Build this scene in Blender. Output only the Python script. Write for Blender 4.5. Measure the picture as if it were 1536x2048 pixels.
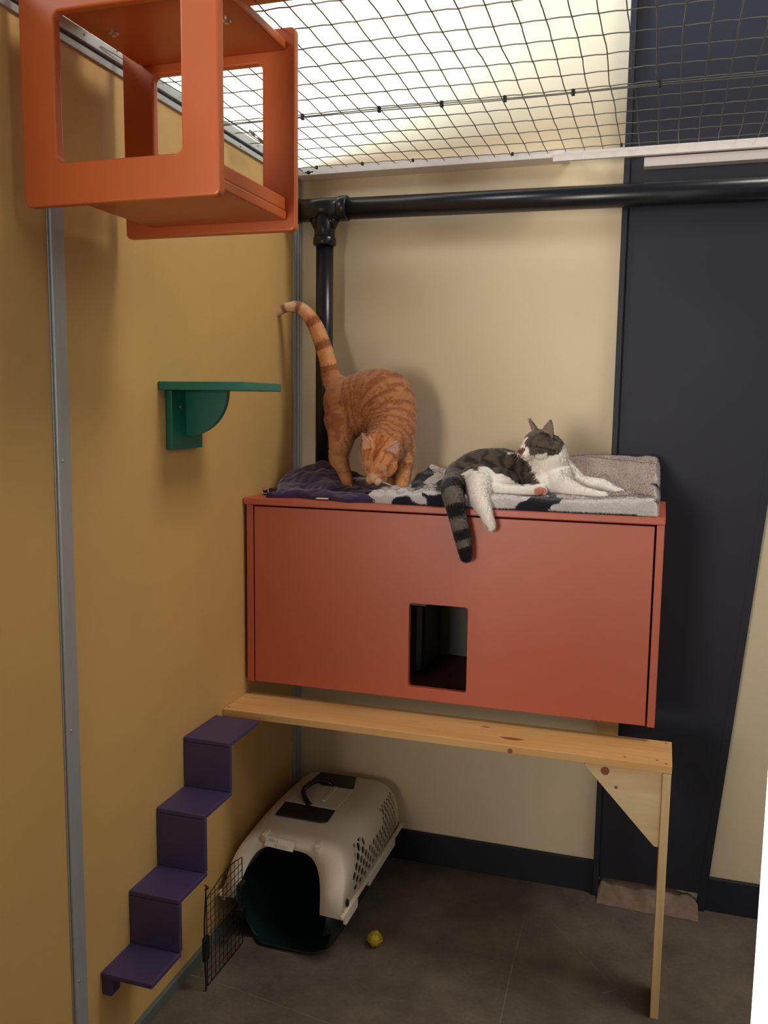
import bpy, bmesh, math, random
import numpy as np
from mathutils import Vector, Matrix, noise
random.seed(7); rng = np.random.default_rng(7)
PI = math.pi
S = bpy.context.scene
for o in list(bpy.data.objects): bpy.data.objects.remove(o)
COL = S.collection

# ------------------------------------------------------------------ camera
CAM = np.array([1.1331, -2.6624, 1.5]); YAW, PITCH, ROLL, FPX = 0.3062, -0.1227, 0.0123, 1759.42
fw = np.array([-math.sin(YAW)*math.cos(PITCH), math.cos(YAW)*math.cos(PITCH), math.sin(PITCH)])
rt0 = np.array([math.cos(YAW), math.sin(YAW), 0.0]); up0 = np.cross(rt0, fw)
rt = rt0*math.cos(ROLL) + up0*math.sin(ROLL); up = -rt0*math.sin(ROLL) + up0*math.cos(ROLL)
cam = bpy.data.cameras.new('camera'); co = bpy.data.objects.new('camera', cam); COL.objects.link(co)
M = Matrix([[rt[0], up[0], -fw[0], CAM[0]], [rt[1], up[1], -fw[1], CAM[1]], [rt[2], up[2], -fw[2], CAM[2]], [0, 0, 0, 1]])
co.matrix_world = M; cam.sensor_width = 36; cam.sensor_fit = 'AUTO'; cam.lens = FPX/2048*36; cam.clip_start = 0.05
S.camera = co

def at(px, py, ax, val):            # the world point seen at a pixel of the photo, on the plane axis = val
    v = fw + rt*(px-768)/FPX - up*(py-1024)/FPX
    i = 'xyz'.index(ax); return Vector(CAM + v*(val-CAM[i])/v[i])
def pix(P):                          # numpy (n,3) -> pixels
    v = np.asarray(P, float) - CAM; z = v@fw
    return np.stack([768+FPX*(v@rt)/z, 1024-FPX*(v@up)/z], -1)
def mpp(p): return float((np.array(p)-CAM)@fw)/FPX     # metres per pixel at p

# ------------------------------------------------------------------ light
S.view_settings.view_transform = 'Standard'; S.view_settings.look = 'None'
S.view_settings.gamma = 1; S.view_settings.use_curve_mapping = False
S.view_settings.exposure = 0.34
w = bpy.data.worlds.new('hall_light'); S.world = w; w.use_nodes = True
w.node_tree.nodes['Background'].inputs[0].default_value = (0.95, 0.96, 1.0, 1)
w.node_tree.nodes['Background'].inputs[1].default_value = 0.10
def area(name, loc, aim, sx, sy, power, col):
    l = bpy.data.lights.new(name, 'AREA'); l.shape = 'RECTANGLE'; l.size = sx; l.size_y = sy; l.energy = power; l.color = col
    o = bpy.data.objects.new(name, l); COL.objects.link(o); o.location = loc
    o.rotation_euler = (Vector(aim)-Vector(loc)).to_track_quat('-Z', 'Y').to_euler(); return o
area('window_daylight', (-0.35, -5.4, 1.3), (0.6, 0, 1.25), 1.1, 1.6, 92, (1.0, 0.93, 0.86))
area('right_window', (3.0, -1.9, 2.9), (0.0, -0.8, 1.4), 1.0, 1.0, 8, (1.0, 0.95, 0.86))
area('hall_lamp', (2.5, -0.75, 4.3), (0.2, -0.8, 1.6), 0.9, 0.9, 42, (1.0, 0.95, 0.88))
area('upper_wall_fill', (-1.5, -2.4, 3.5), (0.9, 0, 2.3), 0.8, 0.8, 26, (0.84, 0.90, 1.0))  # added fill lamp, brightens the back wall above the mesh
area('side_room_window', (-1.9, -1.25, 1.80), (0.4, 0, 2.6), 0.6, 0.6, 230, (0.60, 0.78, 1.0))

# ------------------------------------------------------------------ materials
def srgb(r, g, b): return tuple(((c/255)/12.92 if c/255 <= 0.04045 else ((c/255+0.055)/1.055)**2.4) for c in (r, g, b)) + (1,)
def mat(name, col, rough=0.5, metal=0.0, var=0.0, scale=8, bump=0.0, bscale=200, spec=0.5, sheen=0, stretch=(1, 1, 1), coat=0):
    m = bpy.data.materials.new(name); m.use_nodes = True; nt = m.node_tree; b = nt.nodes['Principled BSDF']
    b.inputs['Roughness'].default_value = rough; b.inputs['Metallic'].default_value = metal
    b.inputs['Specular IOR Level'].default_value = spec; b.inputs['Sheen Weight'].default_value = sheen
    b.inputs['Coat Weight'].default_value = coat
    tc = nt.nodes.new('ShaderNodeTexCoord'); mp = nt.nodes.new('ShaderNodeMapping'); mp.inputs['Scale'].default_value = stretch
    nt.links.new(tc.outputs['Object'], mp.inputs[0])
    n = nt.nodes.new('ShaderNodeTexNoise'); n.inputs['Scale'].default_value = scale; n.inputs['Detail'].default_value = 6
    nt.links.new(mp.outputs[0], n.inputs['Vector'])
    r = nt.nodes.new('ShaderNodeValToRGB'); r.color_ramp.elements[0].position = .3; r.color_ramp.elements[1].position = .7
    r.color_ramp.elements[0].color = tuple(c*(1-var) for c in col[:3])+(1,); r.color_ramp.elements[1].color = tuple(min(1, c*(1+var)) for c in col[:3])+(1,)
    nt.links.new(n.outputs[0], r.inputs[0]); nt.links.new(r.outputs[0], b.inputs['Base Color'])
    if bump:
        n2 = nt.nodes.new('ShaderNodeTexNoise'); n2.inputs['Scale'].default_value = bscale; n2.inputs['Detail'].default_value = 3
        nt.links.new(mp.outputs[0], n2.inputs['Vector'])
        bp = nt.nodes.new('ShaderNodeBump'); bp.inputs['Strength'].default_value = bump; bp.inputs['Distance'].default_value = .001
        nt.links.new(n2.outputs[0], bp.inputs['Height']); nt.links.new(bp.outputs[0], b.inputs['Normal'])
    return m
def attr_mat(name, rough=0.9, sheen=0.3, nvar=0.12, nscale=150):
    m = bpy.data.materials.new(name); m.use_nodes = True; nt = m.node_tree; b = nt.nodes['Principled BSDF']
    b.inputs['Roughness'].default_value = rough; b.inputs['Sheen Weight'].default_value = sheen; b.inputs['Specular IOR Level'].default_value = 0.15
    a = nt.nodes.new('ShaderNodeAttribute'); a.attribute_name = 'Col'
    tc = nt.nodes.new('ShaderNodeTexCoord'); n = nt.nodes.new('ShaderNodeTexNoise'); n.inputs['Scale'].default_value = nscale; n.inputs['Detail'].default_value = 4
    nt.links.new(tc.outputs['Object'], n.inputs['Vector'])
    mr = nt.nodes.new('ShaderNodeMapRange'); mr.inputs[3].default_value = 1-nvar; mr.inputs[4].default_value = 1+nvar
    nt.links.new(n.outputs[0], mr.inputs[0])
    mx = nt.nodes.new('ShaderNodeVectorMath'); mx.operation = 'SCALE'
    nt.links.new(a.outputs['Color'], mx.inputs[0]); nt.links.new(mr.outputs[0], mx.inputs['Scale']); nt.links.new(mx.outputs[0], b.inputs['Base Color'])
    return m
def wood(name, c1, c2, axis='x'):
    m = bpy.data.materials.new(name); m.use_nodes = True; nt = m.node_tree; b = nt.nodes['Principled BSDF']; b.inputs['Roughness'].default_value = .55
    tc = nt.nodes.new('ShaderNodeTexCoord'); mp = nt.nodes.new('ShaderNodeMapping')
    mp.inputs['Scale'].default_value = {'x': (1.0, 9, 9), 'z': (9, 9, 1.0)}[axis]
    nt.links.new(tc.outputs['Object'], mp.inputs[0])
    n = nt.nodes.new('ShaderNodeTexNoise'); n.inputs['Scale'].default_value = 2.2; n.inputs['Detail'].default_value = 5; n.inputs['Distortion'].default_value = .8
    nt.links.new(mp.outputs[0], n.inputs['Vector'])
    wv = nt.nodes.new('ShaderNodeTexWave'); wv.inputs['Scale'].default_value = 1.5; wv.inputs['Distortion'].default_value = 6; wv.bands_direction = 'Y' if axis == 'x' else 'X'
    nt.links.new(mp.outputs[0], wv.inputs['Vector'])
    mx = nt.nodes.new('ShaderNodeMix'); mx.inputs[0].default_value = .10; nt.links.new(n.outputs[0], mx.inputs[2]); nt.links.new(wv.outputs['Fac'], mx.inputs[3])
    r = nt.nodes.new('ShaderNodeValToRGB'); r.color_ramp.elements[0].position = .3; r.color_ramp.elements[1].position = .65
    r.color_ramp.elements[0].color = c1; r.color_ramp.elements[1].color = c2
    nt.links.new(mx.outputs[0], r.inputs[0]); nt.links.new(r.outputs[0], b.inputs['Base Color'])
    return m
MAT = dict(
    yellow=mat('yellow_panel', srgb(208, 168, 102), .55, var=.05, scale=3, bump=.12, bscale=300),
    cream=mat('cream_paint', srgb(227, 209, 174), .8, var=.015, scale=3, bump=.2, bscale=250),
    navy=mat('navy_paint', srgb(25, 28, 40), .6, var=.08, scale=6),
    alum=mat('aluminium', srgb(176, 182, 186), .42, .35, var=.05),
    dark_groove=mat('dark_groove', srgb(84, 90, 90), .6, .3),
    orange=mat('orange_enamel', srgb(198, 98, 46), .38, var=.04, scale=5, bump=.08, bscale=350),
    red_orange=mat('red_orange_enamel', srgb(190, 88, 56), .46, var=.03, scale=4, bump=.06, bscale=350, spec=.8),
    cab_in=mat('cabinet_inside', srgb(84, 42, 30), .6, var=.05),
    green=mat('green_enamel', srgb(22, 116, 98), .4, var=.04, bump=.1, bscale=300),
    purple=mat('purple_enamel', srgb(68, 58, 96), .45, var=.06, bump=.08, bscale=250),
    black_pipe=mat('black_pipe', srgb(24, 26, 32), .28, var=.05),
    steel=mat('wire_steel', srgb(120, 118, 112), .4, .8),
    black=mat('black_plastic', srgb(18, 20, 24), .4),
    blackwire=mat('black_wire', srgb(16, 18, 22), .5),
    whiteboard=mat('white_board', srgb(232, 222, 214), .6, var=.02),
    pine=wood('pine_wood', srgb(214, 162, 98), srgb(226, 178, 116)),
    pine_pale=wood('pine_wood_pale', srgb(216, 182, 130), srgb(238, 212, 164)),
    pine_leg=wood('pine_wood_leg', srgb(210, 174, 120), srgb(234, 204, 152), 'z'),
    shell=mat('beige_plastic', srgb(224, 210, 190), .5, var=.02, bump=.1, bscale=400),
    tub=mat('dark_green_plastic', srgb(8, 38, 38), .45, var=.05),
    grill=mat('dark_grill', srgb(24, 26, 34), .5, var=.05),
    cloth=mat('purple_fleece', srgb(50, 26, 70), .95, var=.15, scale=60, bump=.6, bscale=500, sheen=.4),
    label=mat('white_label', srgb(232, 222, 208), .7),
    ink=mat('black_ink', srgb(30, 28, 30), .8),
    red=mat('red_thread', srgb(170, 30, 35), .7),
    knot=mat('pine_knot', srgb(150, 88, 48), .6),
    chrome=mat('chrome_screw', srgb(200, 190, 180), .25, .9),
    dirt=mat('rough_concrete', srgb(128, 108, 92), .95, var=.25, scale=30, bump=1, bscale=60),
    curb=mat('floor_channel', srgb(118, 128, 120), .5, .5, var=.05),
    cab_shade=mat('shade_grey', srgb(120, 120, 112), .8),
    bin=mat('dark_blue_plastic', srgb(22, 24, 40), .4),
)
# concrete floor: mottled, with pale scratches and scored joints
def floor_mat():
    m = bpy.data.materials.new('concrete_floor'); m.use_nodes = True; nt = m.node_tree; b = nt.nodes['Principled BSDF']
    tc = nt.nodes.new('ShaderNodeTexCoord')
    n = nt.nodes.new('ShaderNodeTexNoise'); n.inputs['Scale'].default_value = 5; n.inputs['Detail'].default_value = 9; n.inputs['Roughness'].default_value = .65
    nt.links.new(tc.outputs['Object'], n.inputs['Vector'])
    r = nt.nodes.new('ShaderNodeValToRGB'); e = r.color_ramp.elements
    e[0].position = .3; e[0].color = srgb(80, 71, 62); e[1].position = .7; e[1].color = srgb(118, 105, 92)
    nt.links.new(n.outputs[0], r.inputs[0])
    n2 = nt.nodes.new('ShaderNodeTexNoise'); n2.inputs['Scale'].default_value = 90; n2.inputs['Detail'].default_value = 4
    nt.links.new(tc.outputs['Object'], n2.inputs['Vector'])
    mx = nt.nodes.new('ShaderNodeMix'); mx.data_type = 'RGBA'; mx.blend_type = 'OVERLAY'; mx.inputs[0].default_value = .25
    nt.links.new(r.outputs[0], mx.inputs[6]); nt.links.new(n2.outputs[0], mx.inputs[7]); nt.links.new(mx.outputs[2], b.inputs['Base Color'])
    b.inputs['Roughness'].default_value = .5
    bp = nt.nodes.new('ShaderNodeBump'); bp.inputs['Strength'].default_value = .15; bp.inputs['Distance'].default_value = .002
    nt.links.new(n2.outputs[0], bp.inputs['Height']); nt.links.new(bp.outputs[0], b.inputs['Normal'])
    return m
MAT['floor'] = floor_mat()
MAT['scratch'] = mat('pale_scratch', srgb(140, 126, 110), .7, var=.25, scale=40)

# ------------------------------------------------------------------ helpers
def link(name, bm, m, parent=None, smooth=False):
    me = bpy.data.meshes.new(name); bmesh.ops.recalc_face_normals(bm, faces=bm.faces) if not smooth else None
    bm.to_mesh(me); bm.free(); return link_me(name, me, m, parent, smooth)
def link_me(name, me, m, parent=None, smooth=False):
    if m: me.materials.append(MAT[m] if isinstance(m, str) else m)
    o = bpy.data.objects.new(name, me); COL.objects.link(o)
    if smooth:
        for p in me.polygons: p.use_smooth = True
    if parent:
        o.parent = parent; o.matrix_parent_inverse = Matrix.Translation(-parent.location)
    return o
def tag(o, label, cat, group=None):
    o['label'] = label; o['category'] = cat
    if group: o['group'] = group
    return o
def thing(name, label, cat, loc, group=None):
    o = bpy.data.objects.new(name, None); COL.objects.link(o); o.location = loc; o.empty_display_size = .05
    return tag(o, label, cat, group)
def struct(o): o['kind'] = 'structure'; return o
def box(bm, x0, x1, y0, y1, z0, z1, bev=0.0, seg=2):
    r = bmesh.ops.create_cube(bm, size=1); vs = r['verts']
    for v in vs:
        v.co = Vector(((x0+x1)/2+v.co.x*(x1-x0), (y0+y1)/2+v.co.y*(y1-y0), (z0+z1)/2+v.co.z*(z1-z0)))
    if bev:
        es = list({e for v in vs for e in v.link_edges})
        bmesh.ops.bevel(bm, geom=es, offset=bev, segments=seg, affect='EDGES', profile=.5)
def bx(*a, **k):
    bm = bmesh.new(); box(bm, *a, **k); return bm
def prism(bm, pts, axis, a, b, bev=0.0):
    """extrude a 2D outline along axis from a to b. pts are the two other coordinates in xyz order."""
    def mk(p, t):
        if axis == 'x': return Vector((t, p[0], p[1]))
        if axis == 'y': return Vector((p[0], t, p[1]))
        return Vector((p[0], p[1], t))
    va = [bm.verts.new(mk(p, a)) for p in pts]; vb = [bm.verts.new(mk(p, b)) for p in pts]
    fs = [bm.faces.new(va), bm.faces.new(vb[::-1])]
    n = len(pts)
    for i in range(n): fs.append(bm.faces.new([va[i], vb[i], vb[(i+1) % n], va[(i+1) % n]]))
    bmesh.ops.recalc_face_normals(bm, faces=fs)
    if bev:
        es = list({e for f in fs[:2] for e in f.edges})
        bmesh.ops.bevel(bm, geom=es, offset=bev, segments=2, affect='EDGES', profile=.5)
def rrect(x0, x1, z0, z1, r, n=5):
    out = []
    for cx, cz, a0 in ((x1-r, z1-r, 0), (x0+r, z1-r, 90), (x0+r, z0+r, 180), (x1-r, z0+r, 270)):
        for i in range(n+1):
            a = math.radians(a0+90*i/n); out.append((cx+r*math.cos(a), cz+r*math.sin(a)))
    return out
def frame_plate(bm, outer, inner, axis, a, b, bev=.003):
    """a plate with a hole: outer and inner outlines have the same number of points, both starting at the same corner."""
    def mk(p, t): return Vector((p[0], t, p[1])) if axis == 'y' else Vector((t, p[0], p[1]))
    n = len(outer); V = [[bm.verts.new(mk(p, t)) for p in o] for o in (outer, inner) for t in (a, b)]
    oa, ob, ia, ib = V; fs = []
    for i in range(n):
        j = (i+1) % n
        fs += [bm.faces.new([oa[i], oa[j], ia[j], ia[i]]), bm.faces.new([ob[j], ob[i], ib[i], ib[j]]),
               bm.faces.new([oa[j], oa[i], ob[i], ob[j]]), bm.faces.new([ia[i], ia[j], ib[j], ib[i]])]
    bmesh.ops.recalc_face_normals(bm, faces=fs)
    if bev:
        es = [bm.edges.get((L[i], L[(i+1) % n])) for L in V for i in range(n)]
        bmesh.ops.bevel(bm, geom=es, offset=bev, segments=3, affect='EDGES', profile=.5)
def tube(bm, pts, r, seg=8, cap=True):
    pts = [Vector(p) for p in pts]; R = r if hasattr(r, '__len__') else [r]*len(pts); rings = []
    t0 = (pts[1]-pts[0]).normalized(); n = t0.orthogonal().normalized()
    for i, p in enumerate(pts):
        t = (pts[min(i+1, len(pts)-1)]-pts[max(i-1, 0)]).normalized()
        n = (n-t*n.dot(t)).normalized(); b = t.cross(n)
        rings.append([bm.verts.new(p+(n*math.cos(2*PI*k/seg)+b*math.sin(2*PI*k/seg))*R[i]) for k in range(seg)])
    for i in range(len(pts)-1):
        for k in range(seg):
            bm.faces.new([rings[i][k], rings[i][(k+1) % seg], rings[i+1][(k+1) % seg], rings[i+1][k]])
    if cap: bm.faces.new(rings[0][::-1]); bm.faces.new(rings[-1])
def screw(bm, p, nrm, r=.004):
    p = Vector(p); q = Vector(nrm).normalized(); tube(bm, [p, p+q*.0015, p+q*.0025], [r, r, r*.6], 12)
def spline(P, n=8):
    P = [Vector(p) for p in P]; out = []
    for i in range(len(P)-1):
        p0, p1, p2, p3 = P[max(i-1, 0)], P[i], P[i+1], P[min(i+2, len(P)-1)]
        for k in range(n):
            t = k/n; out.append(.5*((2*p1)+(p2-p0)*t+(2*p0-5*p1+4*p2-p3)*t*t+(3*p1-p0-3*p2+p3)*t**3))
    out.append(P[-1]); return out
def sstep(a, b, x): t = np.clip((x-a)/(b-a), 0, 1); return t*t*(3-2*t)

# ------------------------------------------------------------------ the room
struct(link('floor', bx(-3.2, 3.2, -6, 0.0, -.1, 0), 'floor'))
struct(link('wall_back', bx(-3.2, .995, 0, .1, 0, 4.2), 'cream'))
def col_right(z): return 1.316+.0805*(z-.0)
bm = bmesh.new(); prism(bm, [(.99, .0), (3.2, .0), (3.2, 4.2), (.99, 4.2)], 'y', .012, .1); struct(link('wall_back_right', bm, 'cream'))
# yellow partition (wall_left) with panel joints
struct(link('wall_left', bx(-.04, 0, -2.6, -.060, .03, 2.178), 'yellow'))
tag(link('floor_channel', bx(-.045, .012, -2.6, -.002, 0, .03, bev=.002), 'curb'), 'grey metal floor channel under the yellow wall', 'channel')
# navy tapered column
bm = bmesh.new()
prism(bm, [(1.003, .055), (col_right(.055)-.02, .055), (col_right(4.2), 4.2), (1.003, 4.2)], 'y', -.012, .011)
c = thing('column', 'tall dark navy steel column, wider towards the top, against the cream back wall', 'column', (1.1, 0, 0))
link('web', bm, 'navy', c)
link('flange', bx(.990, 1.006, -.030, .011, .0, 4.2, bev=.002), 'navy', c)
bm = bmesh.new(); prism(bm, [(col_right(0)-.022, 0), (col_right(0), 0), (col_right(4.2)+.01, 4.2), (col_right(4.2)-.01, 4.2)], 'y', -.013, .011); link('flange', bm, 'navy', c)
# rough concrete strip at column foot
bm = bmesh.new(); bmesh.ops.create_grid(bm, x_segments=60, y_segments=16, size=.5)
for v in bm.verts:
    x = 1.006+(v.co.x+.5)*.292; t = v.co.y+.5; y = -.075+.10*t
    h = .052*float(sstep(.0, .75, t))*(.75+.5*noise.noise(Vector((x*22, y*22, 1))))
    e = min(1, (x-1.006)/.01, (1.298-x)/.01); v.co = Vector((x, y+.008*noise.noise(Vector((x*30, y*30, 5))), .001+max(0, h*(.6+.4*e))+.004*noise.noise(Vector((x*80, y*80, 3)))*t))
tag(link('concrete_footing', bm, 'dirt', smooth=True), 'rough broken concrete showing under the foot of the navy column', 'footing')
struct(link('light_blocker', bx(-.04, 3.0, -3.15, -3.05, 0, 1.05), 'cream'))  # unseen half wall, added to keep front light off the lower room
# baseboards
struct(link('baseboard_back', bx(.0, .9905, -.012, 0, 0, .103, bev=.002), 'navy'))
struct(link('baseboard_right', bx(col_right(0), 3.2, -.004, .012, 0, .103, bev=.002), 'navy'))
# floor: scored joints and scratches as thin flush inlays
bm = bmesh.new()
def score(p, q, w):
    p, q = at(*p, 'z', .0), at(*q, 'z', .0); d = (q-p).normalized(); s = Vector((-d.y, d.x, 0))*w/2
    vs = [bm.verts.new(v+Vector((0, 0, .0006))) for v in (p-s, p+s, q+s, q-s)]; bm.faces.new(vs)
score((352, 1941), (470, 1978), .0030); score((470, 1978), (660, 2048), .0014)
score((1050, 1832), (1020, 1950), .0022); score((1020, 1950), (1000, 2048), .0018)
score((1098, 1838), (1264, 2012), .0014); score((1200, 1988), (1232, 1980), .003); score((1218, 1922), (1240, 1926), .002)
o = link('trim_1', bm, 'scratch'); struct(o)

# aluminium profiles of the partition
def profile_strip(y0, y1, z0, z1, name, label, grp='aluminium strips of the yellow wall'):
    t = thing(name, label, 'metal strip', (0, (y0+y1)/2, z0), grp)
    link('base_plate', bx(0.0003, .003, y0, y1, z0, z1, bev=.0008), 'alum', t)
    ym = y0+(y1-y0)*.42
    link('ridge', bx(.003, .010, y0+.002, ym, z0, z1, bev=.0025), 'alum', t)
    for z in np.arange(z0+.25, z1, .55): b = bmesh.new(); screw(b, (.010, y0+.012, z), (1, 0, 0), .0028); link('screw', b, 'chrome', t)
    return t
profile_strip(-1.221, -1.172, .03, 2.176, 'wall_strip', 'vertical aluminium joint strip down the yellow wall left of the green shelf')
t = thing('corner_strip', 'vertical grey metal channel in the corner between yellow wall and back wall', 'metal strip', (0, -.03, .03))
link('channel', bx(-.02, .004, -.059, -.001, .03, 2.178, bev=.001), 'alum', t)
link('ridge', bx(.004, .009, -.034, -.024, .03, 2.178, bev=.002), 'alum', t)
link('ridge', bx(.004, .007, -.014, -.002, .03, 2.178, bev=.002), 'alum', t)
# top rail of the partition
t = thing('top_rail', 'grey aluminium rail along the top of the yellow wall, edging the wire mesh', 'rail', (0, -1, 2.178))
link('lower_flange', bx(-.045, .006, -2.6, -.004, 2.178, 2.192, bev=.001), 'alum', t)
link('groove', bx(-.045, .002, -2.6, -.004, 2.192, 2.199), 'dark_groove', t)
link('upper_flange', bx(-.045, .010, -2.6, -.004, 2.199, 2.222, bev=.001), 'alum', t)
for y in np.arange(-1.72, -.1, .26):
    b = bmesh.new(); screw(b, (.006, y, 2.185), (1, 0, 0), .003); link('screw', b, 'chrome', t)
    b = bmesh.new(); screw(b, (.010, y+.1, 2.212), (1, 0, 0), .002); link('screw', b, 'chrome', t)

# boards carrying the mesh along the back wall
tag(link('ledge_board', bx(.010, .840, -.072, -.0005, 2.190, 2.212, bev=.001), 'whiteboard'), 'long white board under the back edge of the wire mesh, left length by the corner', 'board')
tag(link('ledge_board', bx(.800, 2.3, -.086, -.0730, 2.176, 2.200, bev=.001), 'whiteboard'), 'white board under the wire mesh crossing the navy column, right length', 'board')
tag(link('cleat_board', bx(1.045, 2.3, -.070, -.034, 2.150, 2.174, bev=.001), 'whiteboard'), 'short shaded board strip fixed across the navy column below the mesh', 'board')
# wire mesh
def mz(x, y): return 2.222 - .020*float(sstep(-1.2, -.2, y)) + .004*noise.noise(Vector((x*2.2, y*2.2, 0)))
bm = bmesh.new()
xs = [.0425+.0495*k for k in range(42)]; ys = [-.105-.0885*k for k in range(30)]
def wob(x, y, s): return .005*noise.noise(Vector((x*6, y*6, s)))+.0016*noise.noise(Vector((x*25, y*25, s+5)))
for x in xs:
    tube(bm, [(x+wob(x, y, 2), y, mz(x, y)+.0015*noise.noise(Vector((x*20, y*20, 8)))) for y in np.arange(-.080, -2.7, -.03)], .0013, 5)
for y in ys:
    tube(bm, [(x, y+wob(x, y, 9), mz(x, y)+.0018*abs(math.sin((x-.0425)/.0495*PI))) for x in np.arange(.006, 2.1, .0165)], .0013, 5)
tag(link('wire_mesh', bm, 'steel', smooth=True), 'steel wire mesh stretched overhead as the roof of the cat enclosure', 'wire mesh')
cb = thing('support_cable', 'taut steel cable clipped to the underside of the overhead wire mesh, running across it', 'cable', (0, -.548, 2.2))
bm = bmesh.new()
for dz in (0, .0035): tube(bm, [(x, -.548+.002*math.sin(x*9+dz*800), mz(x, -.548)-.004-dz) for x in np.arange(.004, 2.2, .05)], .0013, 6)
link('cable', bm, 'steel', cb, smooth=True)
for x in (.24, .44, .595, .745, .90, 1.087):
    b = bmesh.new(); box(b, x-.004, x+.004, -.553, -.543, mz(x, -.548)-.012, mz(x, -.548)+.002, bev=.0015); link('clip', b, 'black', cb)
for i, x in enumerate((.10, .245, .40, .69, .985)):
    b = bmesh.new(); box(b, x-.0035, x+.0035, -.112, -.103, mz(x, -.108)-.006, mz(x, -.108)+.003, bev=.0015)
    tag(link('mesh_clip', b, 'black'), 'small black clip at the back edge of the wire mesh, %s' % ('first from the corner', 'second from the corner', 'third from the corner', 'fourth from the corner', 'nearest the navy column')[i], 'clip', 'clips along the back edge of the mesh')
# diagonal stay with turnbuckle at the corner
sc = thing('turnbuckle_stay', 'thin steel stay with a turnbuckle under the mesh beside the top rail', 'cable', (.1, -.5, 2.2))
p, q = at(445, 232, 'z', 2.206), at(534, 290, 'z', 2.198)
bm = bmesh.new(); tube(bm, [(.012, -1.05, 2.208), p, q, (.045, -.075, 2.196)], .0011, 6); link('cable', bm, 'steel', sc)
a_, b_ = at(500, 262, 'z', 2.2), at(528, 286, 'z', 2.199)
bm = bmesh.new(); tube(bm, [a_, a_.lerp(b_, .3)], .004, 8); tube(bm, [a_.lerp(b_, .6), b_], .004, 8)
for s in (-1, 1): tube(bm, [a_.lerp(b_, .1)+Vector((s*.004, 0, 0)), b_+Vector((s*.004, 0, 0))], .0014, 6)
link('turnbuckle', bm, 'chrome', sc)
b = bmesh.new(); p = at(617, 345, 'z', 2.189); bmesh.ops.create_icosphere(b, subdivisions=2, radius=.006, matrix=Matrix.Translation(p))
tube(b, [p+Vector((-.012, 0, 0)), p+Vector((.014, .002, .002))], .002, 6)
tag(link('eye_bolt', b, 'black'), 'dark eye bolt on the white board at the mesh corner', 'bolt')
# beam across above the hung box
tag(link('cross_beam', bx(.012, 2.1, -1.200, -1.090, 2.2265, 2.262, bev=.002), 'pine'), 'pale wooden beam across the enclosure, above the hanging orange box', 'beam')

# ------------------------------------------------------------------ hanging orange cube
Bx0, Bx1, By0, By1, Bz0, Bz1 = .030, .4165, -1.3140, -.9850, 1.838, 2.2205
hc = thing('cat_cube', 'orange open-sided wooden cat cube hung high beside the yellow wall', 'cat cube', (.22, -1.15, 1.838))
def plate(name, y0, y1):
    bm = bmesh.new()
    frame_plate(bm, rrect(Bx0, Bx1, Bz0, Bz1, .010), rrect(Bx0+.072, Bx1-.070, Bz0+.072, Bz1-.062, .012), 'y', y0, y1, .004)
    return link(name, bm, 'orange', hc)
plate('side_panel', By0, By0+.019); plate('side_panel', By1-.019, By1)
link('base_board', bx(Bx0+.06, Bx1-.018, By0+.019, By1-.019, 1.858, 1.876, bev=.003), 'orange', hc)
link('lip', bx(Bx1-.038, Bx1-.020, By0+.019, By1-.019, 1.8765, 1.902, bev=.003), 'orange', hc)
link('lip', bx(Bx0+.062, Bx0+.080, By0+.019, By1-.019, 1.8765, 1.902, bev=.003), 'orange', hc)
link('top_board', bx(Bx0+.045, Bx1-.018, By0+.019, By1-.019, 2.178, 2.197, bev=.004), 'orange', hc)
for q in ((228, 65), (454, 40)):
    p = at(*q, 'z', 2.178); b = bmesh.new(); tube(b, [p, p+Vector((0, 0, -.002))], [.009, .009], 16); tube(b, [p+Vector((0, 0, -.002)), p+Vector((0, 0, -.006))], .0045, 6); link('screw', b, 'chrome', hc)
link('hanger_block', bx(.12, .36, -1.195, -1.145, 2.1975, 2.226), 'pine', hc)

# ------------------------------------------------------------------ green shelf
gs = thing('wall_shelf', 'small green wooden shelf on a rounded bracket on the yellow wall', 'shelf', (0, -.74, 1.38))
link('shelf_board', bx(.001, .223, -.845, -.639, 1.5255, 1.545, bev=.002), 'green', gs)
link('wall_plate', bx(.001, .018, -.813, -.669, 1.384, 1.525, bev=.0015), 'green', gs)
bm = bmesh.new(); pts = [(.018, 1.525), (.018, 1.41)]
for i in range(13):
    a = math.radians(-90+7.5*i); pts.append((.018+.112*math.cos(a)*1.0, 1.525+.110*math.sin(a)))
prism(bm, pts[:1]+[(.018, 1.415)]+pts[3:], 'y', -.751, -.733, .0015); link('gusset', bm, 'green', gs)
b = bmesh.new(); screw(b, (.018, -.776, 1.487), (1, 0, 0), .005); link('screw', b, 'chrome', gs)

# ------------------------------------------------------------------ purple stairs
st = thing('cat_stairs', 'purple zigzag wooden cat stairs climbing the yellow wall to the pine bench', 'cat stairs', (.06, -.85, .19))
T = .013; W = .132
treads = [(-1.124, -.999, .242, .112), (-1.009, -.875, .372, W), (-.888, -.744, .519, W), (-.757, -.588, .650, W)]
for i, (y0, y1, z, wd) in enumerate(treads):
    bm = bmesh.new()
    box(bm, .001, W, y0, y1, z-T, z, bev=.003)
    link('tread', bm, 'purple', st)
for (y, z0, z1) in ((-1.009, .242, .372-T), (-.888, .372, .519-T), (-.757, .519, .650-T)):
    link('riser', bx(.001, W, y, y+T, z0, z1, bev=.0015), 'purple', st)
link('cleat', bx(.001, .026, -1.120, -1.085, .185, .229, bev=.004), 'purple', st)

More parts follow.
